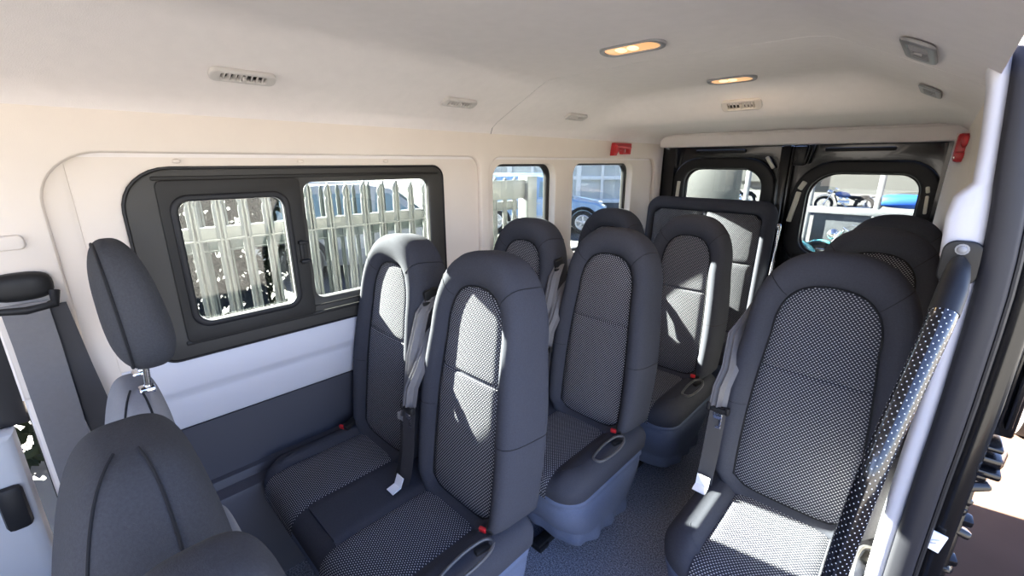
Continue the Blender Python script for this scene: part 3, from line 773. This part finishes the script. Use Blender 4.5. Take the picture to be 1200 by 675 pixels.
yy = 2.275; z = ceil_at(-.735, yy)[0]; n = Vector((0, -.66, -.75))
orient(o, Vector((-.735, yy-.004, z)), n, (1, 0, 0)); o.scale = (1.05, 1.3, 1)
def dome(label, p, L, W):
    t = empty('dome_lamp', label=label, cat='ceiling lamp', group='lit dome lamps')
    plate('lamp_bezel', M['smoke'], rrect(-L-.016, L+.016, -W-.008, W+.008, W+.005), [rrect(-L, L, -W, W, W)], .012, lambda a, b, c: (a, b, c), .003, t)
    plate('lamp_lens', M['lampglass'], rrect(-L-.002, L+.002, -W-.002, W+.002, W), [], .006, lambda a, b, c: (a, b, c-.001), .002, t)
    mb = MB()
    for s in (-.4, .05): mb.ball((L*s, 0, .002), (.018, W*.6, .004))
    mb.build('lamp_bulb', M['lampcore'], t)
    orient(t, p, (0, -.12, -1), (1, 0, 0)); return t
dome('lit amber dome lamp ahead of the roof seam', (-.752, 1.295, ceil_at(-.752, 1.295)[0]-.004), .088, .032)
dome('lit amber dome lamp at the rear, above the dark ceiling vent', (-.715, 2.05, ceil_at(-.715, 2.05)[0]-.005), .080, .032)
for i, (x, y, z) in enumerate(((-.752, 1.295, 1.885), (-.715, 2.05, 1.885))):
    l = bpy.data.lights.new('dome_light', 'AREA'); l.shape = 'RECTANGLE'; l.size = .17; l.size_y = .06; l.energy = 1.2; l.color = (1, .7, .38)
    o = bpy.data.objects.new('dome_light', l); C.objects.link(o); o.location = (x, y, z)
# reading lamp housings between the right vents and the roof edge; slots over the rear header
for x, w_ in ((-.50, .12), (-1.10, .06)):
    mb = MB(); mb.box((x, 3.25, 1.763), (w_, .012, .004), .001); struct(mb.build('trim_11', M['ventdark']))
# emergency hammers
GH = 'red emergency hammers'
t = empty('emergency_hammer', (-1.597, 2.60, 1.665), 0, label='red emergency hammer in its holder above the third side window', cat='emergency hammer', group=GH)
plate('holder', M['red'], [(-.02, .035), (.19, .035), (.185, -.012), (.18, -.035), (.085, -.035), (.07, -.012), (.035, -.012), (.005, -.045), (-.035, -.045), (-.03, -.01)], [rrect(.105, .145, -.025, .002, .006)], .03, lambda a, b, c: (c+.016, a, b), .005, t)
mb = MB(); mb.tube([(.036, -.015, .012), (.04, .06, .012), (.036, .16, .008)], .011, 10); mb.ball((.036, -.015, -.005), (.014, .014, .028)); mb.build('hammer_body', M['red'], t)
mb = MB(); mb.box((.012, .124, -.012), (.006, .034, .022), .003); mb.build('paper_label', M['tag'], t)
t = empty('emergency_hammer', (.030, 3.05, 1.645), 0, label='dark red emergency hammer in the rear right corner', cat='emergency hammer', group=GH)
mb = MB(); mb.box((.0, 0, 0), (.05, .10, .13), .014); mb.build('holder', M['red'], t)
mb = MB(); mb.box((-.004, -.052, -.035), (.038, .012, .03), .005); mb.ball((.004, -.055, .03), (.016, .012, .03)); mb.build('hammer_body', M['red'], t)
mb = MB(); mb.box((-.02, -.056, -.045), (.007, .006, .012), .002); mb.build('steel_tip', M['chrome'], t)

# grab pole at the sliding door
t = empty('grab_pole', (.048, 1.23, 1.395), 0, label='black grab pole with white dots slanting past the right-hand single seat', cat='grab pole')
P = [(.050, 1.135, 1.347), (.044, 1.085, 1.295), (.034, 1.045, 1.225), (.023, 1.005, 1.150), (.012, .965, 1.068), (.006, .945, 1.010), (.001, .938, .94), (-.006, .932, .81), (-.010, .93, .62), (-.010, .93, .4), (-.010, .93, 0)]
def spline(P, k=6):
    out = []; V = [Vector(p) for p in P]
    for i in range(len(V)-1):
        p0, p1, p2, p3 = V[max(i-1, 0)], V[i], V[i+1], V[min(i+2, len(V)-1)]
        for j in range(k):
            s = j/k; out.append(.5*((2*p1)+(p2-p0)*s+(2*p0-5*p1+4*p2-p3)*s*s+(3*p1-p0-3*p2+p3)*s**3))
    return out+[V[-1]]
off = Vector((.048, 1.23, 1.395))
mb = MB(); mb.tube([q-off for q in spline(P)], .0205, 28, uv=True); mb.build('pole_tube', M['pole'], t, 60)
mb = MB(); S_ = [Vector(p)-off for p in ((.052, 1.226, 1.390), (.052, 1.195, 1.384), (.051, 1.165, 1.370), (.050, 1.135, 1.347), (.046, 1.10, 1.311))]; mb.tube(S_, [.012, .017, .020, .0222, .0222], 20); mb.build('end_sleeve', M['blackplast'], t, 60)
mb = MB(); plate('bracket', M['blackmetal'], rrect(-.030, .030, -.055, .035, .022), [], .008, lambda a, b, c: (a+.006, c+.012, b), .003, t)
mb.cyl((.004, .004, .018), (.004, .016, .018), .011, 12); mb.ball((.004, .003, .018), (.008, .004, .008)); mb.build('bracket_bolt', M['smoke'], t, 40)

# ================================================================== OUTSIDE
GZ = -.60
mb = MB(); mb.box((-20, 25, GZ-.05), (120, 130, .1)); struct(mb.build('ground', M['ground'], smooth=0))
# palisade fence close along the window side
def pale(x, y, z0, z1, w, m, parent, th=.006):
    """pressed W-section pale with a pointed, notched head"""
    sec = [(-w/2, .0), (-w/2+.012, .014), (-w*.12, .014), (0, .002), (w*.12, .014), (w/2-.012, .014), (w/2, 0)]
    mb = MB(); rows = []
    for z, k in ((z0, 1), (z1-.10, 1), (z1-.085, .72), (z1-.06, 1.05), (z1-.035, .85), (z1, .05)):
        rows.append([(d*k if False else d, a*k, z) for a, d in sec])
    mb.grid(rows); mb.grid([[(p[0]-th, p[1], p[2]) for p in r] for r in rows])
    for c in (0, -1): mb.grid([[r[c] for r in rows], [(r[c][0]-th, r[c][1], r[c][2]) for r in rows]])
    o = mb.build('pale', m, parent, 30); return o
def fence(name, x, ys, z1, w, m, label, rails, post=None):
    t = empty(name, (x, ys[0], GZ), 0, label=label, cat='fence')
    p0 = None
    for y in ys:
        if p0 is None: p0 = pale(0, 0, 0, z1-GZ, w, m, t); o = p0
        else: o = p0.copy(); C.objects.link(o); o.parent = t
        o.location = (0, y-ys[0], random.uniform(-.012, .012)); 
    for z in rails:
        mb = MB(); mb.box((-.03, (ys[-1]-ys[0])/2, z-GZ), (.05, ys[-1]-ys[0]+.1, .075), .006); mb.box((.004, (ys[-1]-ys[0])/2, z-GZ-.03), (.016, ys[-1]-ys[0]+.1, .012), .003); mb.build('rail', m, t)
    return t
f1 = fence('palisade_fence', -2.70, [-.95+.118*i for i in range(33)], 1.455, .050, M['galv'], 'galvanised palisade fence with pointed pales right outside the side windows', (1.215, -.25))
mb = MB(); mb.box((0, 3.95, 1.03), (.12, .12, 2.06), .006); mb.box((0, 3.6, 1.95), (.04, .60, .16), .005); mb.build('gate_post', M['galv'], f1)
fence('palisade_fence', -3.05, [-1.2+.118*i for i in range(34)], 1.44, .030, M['galvdark'], 'duller palisade fence standing just behind the bright one', (1.10,))
# hedge and blocks seen between the pales
mb = MB(); rr = random.Random(5)
for i in range(9000):
    p = Vector((rr.uniform(-5.2, -4.2), rr.uniform(-2.5, 1.45), GZ+rr.random()**.8*2.15)); q = Euler((rr.uniform(0, 6), rr.uniform(0, 6), rr.uniform(0, 6))).to_matrix()
    s = rr.uniform(.04, .09); mb.add([p+q @ Vector(v) for v in ((-s, 0, 0), (0, -s*.5, .01), (s, 0, 0), (0, s*.5, .01))], [(0, 1, 2, 3)])
tag(mb.build('hedge', M['leaf'], smooth=0), 'dark leafy hedge behind the palisade fence', 'hedge')
t = empty('block_wall', (-4.6, 3.6, GZ), 0, label='low wall of pale brown stone courses behind the fence', cat='wall')
for k in range(4):
    mb = MB()
    for i in range(6): mb.box((0, -1.1+.42*i+(.2 if k % 2 else 0), .12+.24*k), (.3, .40, .22), .02)
    mb.build('stone_course', M['stone'], t)
mb = MB(); mb.box((.35, 0, .03), (.18, 5.2, .06), .01); tag(mb.build('white_kerb', M['rail_white'], loc=(-4.2, 3.5, GZ)), 'white kerb along the foot of the stone wall', 'kerb')

def wheel(parent, p, r, ax, m_rim, w=.2, name='wheel'):
    """car wheel: tyre with five-spoke rim; axis ax horizontal"""
    mb = MB(); n = 28; rows = []
    for q, d in ((.62, -.42), (.62, -.5), (.9, -.5), (1, -.36), (1, .36), (.9, .5), (.62, .5), (.62, .42)):
        rows.append([(r*q*math.cos(2*PI*k/n), d*w, r*q*math.sin(2*PI*k/n)) for k in range(n)])
    mb.grid(rows, True); ty = mb.build(name, M['tyre'], parent, 40); ty.location = p
    mb = MB(); mb.tube([(r*.62*math.cos(2*PI*k/24), -.44*w, r*.62*math.sin(2*PI*k/24)) for k in range(24)], .025, 8, closed=True)
    for k in range(5):
        a = 2*PI*k/5+.3; mb.box((r*.32*math.cos(a), -.44*w, r*.32*math.sin(a)), (r*.62, .03, r*.15), .008, (0, -a, 0))
    mb.ball((0, -.44*w, 0), (.07, .03, .07)); mb.cyl((0, -.1*w, 0), (0, .05*w, 0), r*.6, 24)
    mb.build('wheel_rim', m_rim, ty, 40)
    return ty
def suv(label, loc, rz, paint, lower):
    """estate car, front towards +x, near side towards -y"""
    t = empty('suv_car', loc, rz, label=label, cat='car', group='parked cars')
    W = .9
    # body side outline (x, z) of the lower body, lofted across
    low = [(-2.2, .45), (-2.25, .75), (-2.2, 1.02), (-1.2, 1.06), (.65, 1.06), (1.15, 1.02), (1.9, .90), (2.15, .74), (2.2, .45)]
    mb = MB(); rows = []
    for y, k, dz in ((-W, .97, .0), (-W+.05, 1, .03), (0, 1.02, .05), (W-.05, 1, .03), (W, .97, 0)):
        rows.append([(x*k, y, (.66+(z-.66)*(1 if z < .6 else 1))+(dz if z > .7 else -0)) for x, z in low])
    mb.grid(rows, cap=False); mb.add(rows[0], [tuple(range(len(low)))]); mb.add(rows[-1], [tuple(range(len(low)))]); mb.grid([[r[0] for r in rows], [r[-1] for r in rows]])
    b = mb.build('body', paint, t, 30)
    mb = MB(); mb.box((0, 0, .40), (4.3, 1.84, .34), .06); mb.build('lower_body', lower, b)
    cab = [(-2.1, 1.05), (-1.85, 1.60), (-1.4, 1.74), (-.2, 1.77), (.35, 1.68), (1.15, 1.06)]
    mb = MB(); rows = []
    for y, k in ((-W+.03, 0), (-W+.16, 1), (0, 1.03), (W-.16, 1), (W-.03, 0)):
        rows.append([(x*(.97 if k else 1), y, 1.05+(z-1.05)*(k if k else .02)) for x, z in cab])
    mb.grid(rows); mb.build('cabin', paint, b, 30)
    for s in (-1, 1):
        for a, c in (((-1.75, -.95), 0), ((-.88, -.05), 0), ((.02, .82), 1)):
            zt = 1.60; x0, x1 = a
            mb = MB()
            def sidep(x, z): return (x, s*(W-.03-.13*(z-1.05)/.70+.012), z)
            q = [sidep(x0, 1.12), sidep(x1, 1.12), sidep(x1-(.52 if c else .05), zt), sidep(x0+(.10 if x0 < -1.5 else .03), zt)]
            q2 = [(p[0], p[1]-s*.02, p[2]) for p in q]; mb.add(q+q2, [(0, 1, 2, 3), (7, 6, 5, 4), (0, 4, 5, 1), (1, 5, 6, 2), (2, 6, 7, 3), (3, 7, 4, 0)])
            mb.build('side_window', M['carglass'], b, 0)
        mb = MB(); mb.box((1.98, s*.66, .82), (.26, .36, .14), .04); mb.build('headlamp', M['alloy'], b)
        mb = MB(); mb.box((-.02, s*.905, .93), (.22, .03, .035), .01); mb.box((-.95, s*.905, .93), (.22, .03, .035), .01); mb.build('door_handle', lower, b)
        mb = MB(); mb.box((.72, s*.98, 1.13), (.10, .18, .13), .04); mb.build('wing_mirror', paint, b)
        for x in (-1.35, 1.42):
            mb = MB(); mb.tube([(x+.44*math.cos(R(a)), s*.93, .36+.44*math.sin(R(a))) for a in range(0, 181, 15)], .05, 8); mb.build('wheel_arch', M['blackplast'], b, 40)
    mb = MB(); ws = [(.40, 1.66), (1.10, 1.09)]
    mb.add([(x+.02, y, z+.02) for x, z in ws for y in (-.68, .68)]+[(x, y, z) for x, z in ws for y in (-.68, .68)], [(0, 1, 3, 2), (4, 6, 7, 5), (0, 4, 5, 1), (2, 3, 7, 6), (0, 2, 6, 4), (1, 5, 7, 3)]); mb.build('windscreen', M['carglass'], b, 0)
    mb = MB(); mb.box((-.8, -.62, 1.80), (1.7, .04, .04), .012); mb.box((-.8, .62, 1.80), (1.7, .04, .04), .012); mb.build('roof_rail', M['alloy'], b)
    for x in (-1.35, 1.42):
        wheel(t, (x, -.87, .36), .36, 0, M['alloy']); o = wheel(t, (x, .87, .36), .36, 0, M['alloy']); o.rotation_euler = (0, 0, PI)
    return t
# blue car framed by the two small side windows: near-front wheel stands at (-8.0, 11.4)
rz = R(36); d = Vector((math.cos(rz), math.sin(rz))); nrm = Vector((-math.sin(rz), math.cos(rz)))
c = Vector((-8.0, 11.5))-d*1.42+nrm*.80
suv('blue car with grey flank parked beyond the fence gate post', (c.x, c.y, GZ), rz, M['bluecar'], M['lowergrey'])
rz2 = R(60); suv('pale silver car parked behind the pointed fence pales', (-8.6, 4.7, GZ), rz2, M['lowergrey'], M['silvercar'])

# white-framed showroom behind the cars
t = empty('showroom_building', (-15.5, 19.5, GZ), R(36), label='white framed glazed building behind the blue car', cat='building')
mb = MB(); mb.box((0, .35, 2.0), (13, .3, 4.0)); mb.build('glazing', M['paneglass'], t, 0)
for x in [-6.4+1.28*i for i in range(11)]:
    mb = MB(); mb.box((x, .1, 2.0), (.26 if int(round((x+6.4)/1.28)) % 3 == 0 else .14, .26, 4.0), .02); mb.build('window_mullion', M['buildwhite'], t)
for z in (.12, 1.35, 2.55, 3.9):
    mb = MB(); mb.box((0, .12, z), (13, .22, .20), .02); mb.build('window_transom', M['buildwhite'], t)
mb = MB(); mb.box((0, 1.8, 4.15), (13.4, 4.2, .3), .03); mb.build('flat_roof', M['buildwhite'], t)
# barrier with white posts and dark infill behind the van, motorbikes around it
t = empty('white_barrier', (-1.0, 10.5, GZ), 0, label='white post and rail barrier behind the rear door windows', cat='barrier')
for x in (-3.05, -1.86, -.80, .35):
    mb = MB(); mb.box((x+1.0, 0, 1.3), (.09, .09, 2.6), .01); mb.build('post', M['facade'], t)
mb = MB(); mb.box((0, 0, 1.28), (4.0, .10, .13), .012); mb.build('rail', M['facade'], t)
mb = MB(); mb.box((.40, .02, .66), (2.3, .03, 1.10), .008); mb.build('dark_infill', M['darkpanel'], t)
mb = MB(); mb.box((-2.9, .05, 1.9), (1.4, .05, 1.5), .01); mb.build('grey_door', M['palewall'], t)
def moto(label, loc, rz, tankm, group='parked motorbikes'):
    """cruiser motorcycle, front towards -x"""
    t = empty('motorbike', loc, rz, label=label, cat='motorbike', group=group)
    r = .31
    for nm, x in (('front_wheel', -.75), ('rear_wheel', .70)):
        mb = MB(); mb.tube([(r*math.cos(2*PI*k/28), 0, r*math.sin(2*PI*k/28)) for k in range(28)], .055 if x < 0 else .07, 10, closed=True); w = mb.build(nm, M['tyre'], t, 60); w.location = (x, 0, r+.05)
        mb = MB(); mb.tube([(.245*math.cos(2*PI*k/24), 0, .245*math.sin(2*PI*k/24)) for k in range(24)], .018, 8, closed=True)
        for k in range(12): a = 2*PI*k/12; mb.cyl((0, .02*(-1)**k, 0), (.24*math.cos(a), 0, .24*math.sin(a)), .007, 5)
        mb.ball((0, 0, 0), (.05, .05, .05)); mb.build('wheel_spokes', M['chromebike'], w, 60)
        mb = MB(); rows = []
        for k in range(11):
            a = R(20+ (150 if x < 0 else 140)*k/10); rows.append([((r+.09)*math.cos(a), y, (r+.09+.02*(1-abs(y)/.08))*math.sin(a)) for y in (-.08, -.05, 0, .05, .08)])
        mb.grid(rows); mb.grid([[(p[0]*.97, p[1], p[2]*.97) for p in q] for q in rows]); f = mb.build('mudguard', tankm, t, 60); f.location = (x, 0, r+.05)
    mb = MB(); mb.ball((-.12, 0, .80), (.30, .16, .13), rot=(0, .15, 0)); mb.build('fuel_tank', tankm, t, 60)
    mb = MB()
    for y in (-.09, .09): mb.cyl((-.75, y, r+.05), (-.46, y, .98), .022, 10)
    mb.build('front_fork', M['chromebike'], t, 60)
    mb = MB(); mb.tube([(-.28, -.40, 1.02), (-.40, -.26, 1.06), (-.46, 0, 1.00), (-.40, .26, 1.06), (-.28, .40, 1.02)], .014, 8); mb.build('handlebar', M['chromebike'], t, 60)
    mb = MB(); mb.ball((-.60, 0, .90), (.10, .10, .10)); mb.build('headlamp', M['chromebike'], t, 60)
    mb = MB(); mb.ball((.30, 0, .70), (.26, .16, .07)); mb.ball((.66, 0, .76), (.18, .13, .06)); mb.build('saddle', M['blackplast'], t, 60)
    mb = MB(); mb.box((-.05, 0, .42), (.42, .24, .26), .04); mb.box((-.16, 0, .60), (.13, .18, .22), .03, (0, -.35, 0)); mb.box((.06, 0, .60), (.13, .18, .22), .03, (0, .35, 0)); mb.build('engine', M['chromebike'], t, 40)
    mb = MB(); mb.tube([(-.1, -.16, .42), (.1, -.18, .26), (.9, -.18, .30)], .04, 10); mb.build('exhaust', M['chromebike'], t, 60)
    mb = MB(); mb.cyl((-.46, 0, .92), (.55, 0, .50), .03, 8); mb.cyl((-.40, 0, .78), (-.2, 0, .30), .025, 8); mb.cyl((-.2, 0, .28), (.70, 0, .36), .025, 8); mb.build('bike_frame', M['blackmetal'], t, 60)
    return t
moto('teal cruiser motorbike with a spoked front wheel before the dark barrier infill', (-.70, 9.85, GZ), R(-6), M['teal'])
moto('teal motorbike half cut off beside the white post', (-2.55, 9.9, GZ), R(165), M['teal'])
moto('blue motorbike parked far beyond the barrier rail', (-3.0, 24.3, GZ), R(8), M['bikeblue'])
moto('dark motorbike far off behind the left rear window', (-7.1, 23.2, GZ), R(60), M['blackmetal'])
t = empty('covered_motorbike', (-1.0, 26.5, GZ), 0, label='motorbike under a bright blue cover beyond the barrier', cat='motorbike')
def wc(q): return (q.x, q.y*(1-.35*smooth01(q.z/.5)), q.z*(1-.35*smooth01((q.x-.2)/.9)))
mb = MB(); superbox(mb, (0, 0, .48), (2.2, .8, .62), 2.6, 30, 18, wc); mb.build('cover', M['bluetarp'], t, 70)
mb = MB(); mb.tube([(.30*math.cos(2*PI*k/20), 0, .30*math.sin(2*PI*k/20)) for k in range(20)], .05, 8, closed=True); o = mb.build('front_wheel', M['tyre'], t, 60); o.location = (-1.15, 0, .34)
# pale perimeter wall
mb = MB(); mb.box((-4, 40, 1.6), (60, .3, 4.4)); mb.box((-10, 39.8, 1.2), (5, .4, 2.2)); struct(mb.build('wall_outside', M['palewall'], smooth=0))
# strip of tarmac and pale van side beside the sliding door
mb = MB(); mb.box((1.6, 6, GZ+.004), (2.6, 16, .012)); struct(mb.build('path', M['tarmac'], smooth=0))
suv('pale pinkish car parked close by the open sliding door', (1.75, 6.6, GZ), R(90), M['pinkcar'], M['pinkcar'])

# ================================================================== LIGHT
w = bpy.data.worlds.new('World'); bpy.context.scene.world = w; w.use_nodes = True
nt = w.node_tree; nt.nodes.clear()
sky = nt.nodes.new('ShaderNodeTexSky'); sky.sky_type = 'NISHITA'; sky.sun_disc = False; sky.sun_elevation = R(32); sky.sun_rotation = R(-100); sky.air_density = 1.0; sky.dust_density = .6; sky.ozone_density = 2.0
bg = nt.nodes.new('ShaderNodeBackground'); bg.inputs[1].default_value = 1.35; out = nt.nodes.new('ShaderNodeOutputWorld')
tn = nt.nodes.new('ShaderNodeMix'); tn.data_type = 'RGBA'; tn.blend_type = 'MULTIPLY'; tn.inputs['Factor'].default_value = 1; tn.inputs['B'].default_value = (.98, .88, 1.0, 1)
nt.links.new(sky.outputs[0], tn.inputs['A']); nt.links.new(tn.outputs['Result'], bg.inputs[0]); nt.links.new(bg.outputs[0], out.inputs[0])
SUN = Vector((1, .17, -.45))
l = bpy.data.lights.new('sun', 'SUN'); l.energy = 440; l.angle = R(.6); l.color = (1, .93, .82)
o = bpy.data.objects.new('sun', l); C.objects.link(o); o.rotation_euler = SUN.to_track_quat('-Z', 'Y').to_euler()

# ================================================================== CAMERA
cd = bpy.data.cameras.new('camera'); co = bpy.data.objects.new('camera', cd); C.objects.link(co)
cd.sensor_width = 36; cd.lens = 510/1200*36; cd.clip_start = .02; cd.clip_end = 300
co.location = (0, 0, 1.58); co.rotation_euler = (R(90)-math.atan(147.5/510), 0, R(44))
sc = bpy.context.scene; sc.camera = co
sc.view_settings.view_transform = 'Standard'; sc.view_settings.look = 'None'; sc.view_settings.gamma = 1; sc.view_settings.use_curve_mapping = False
sc.view_settings.exposure = -.08
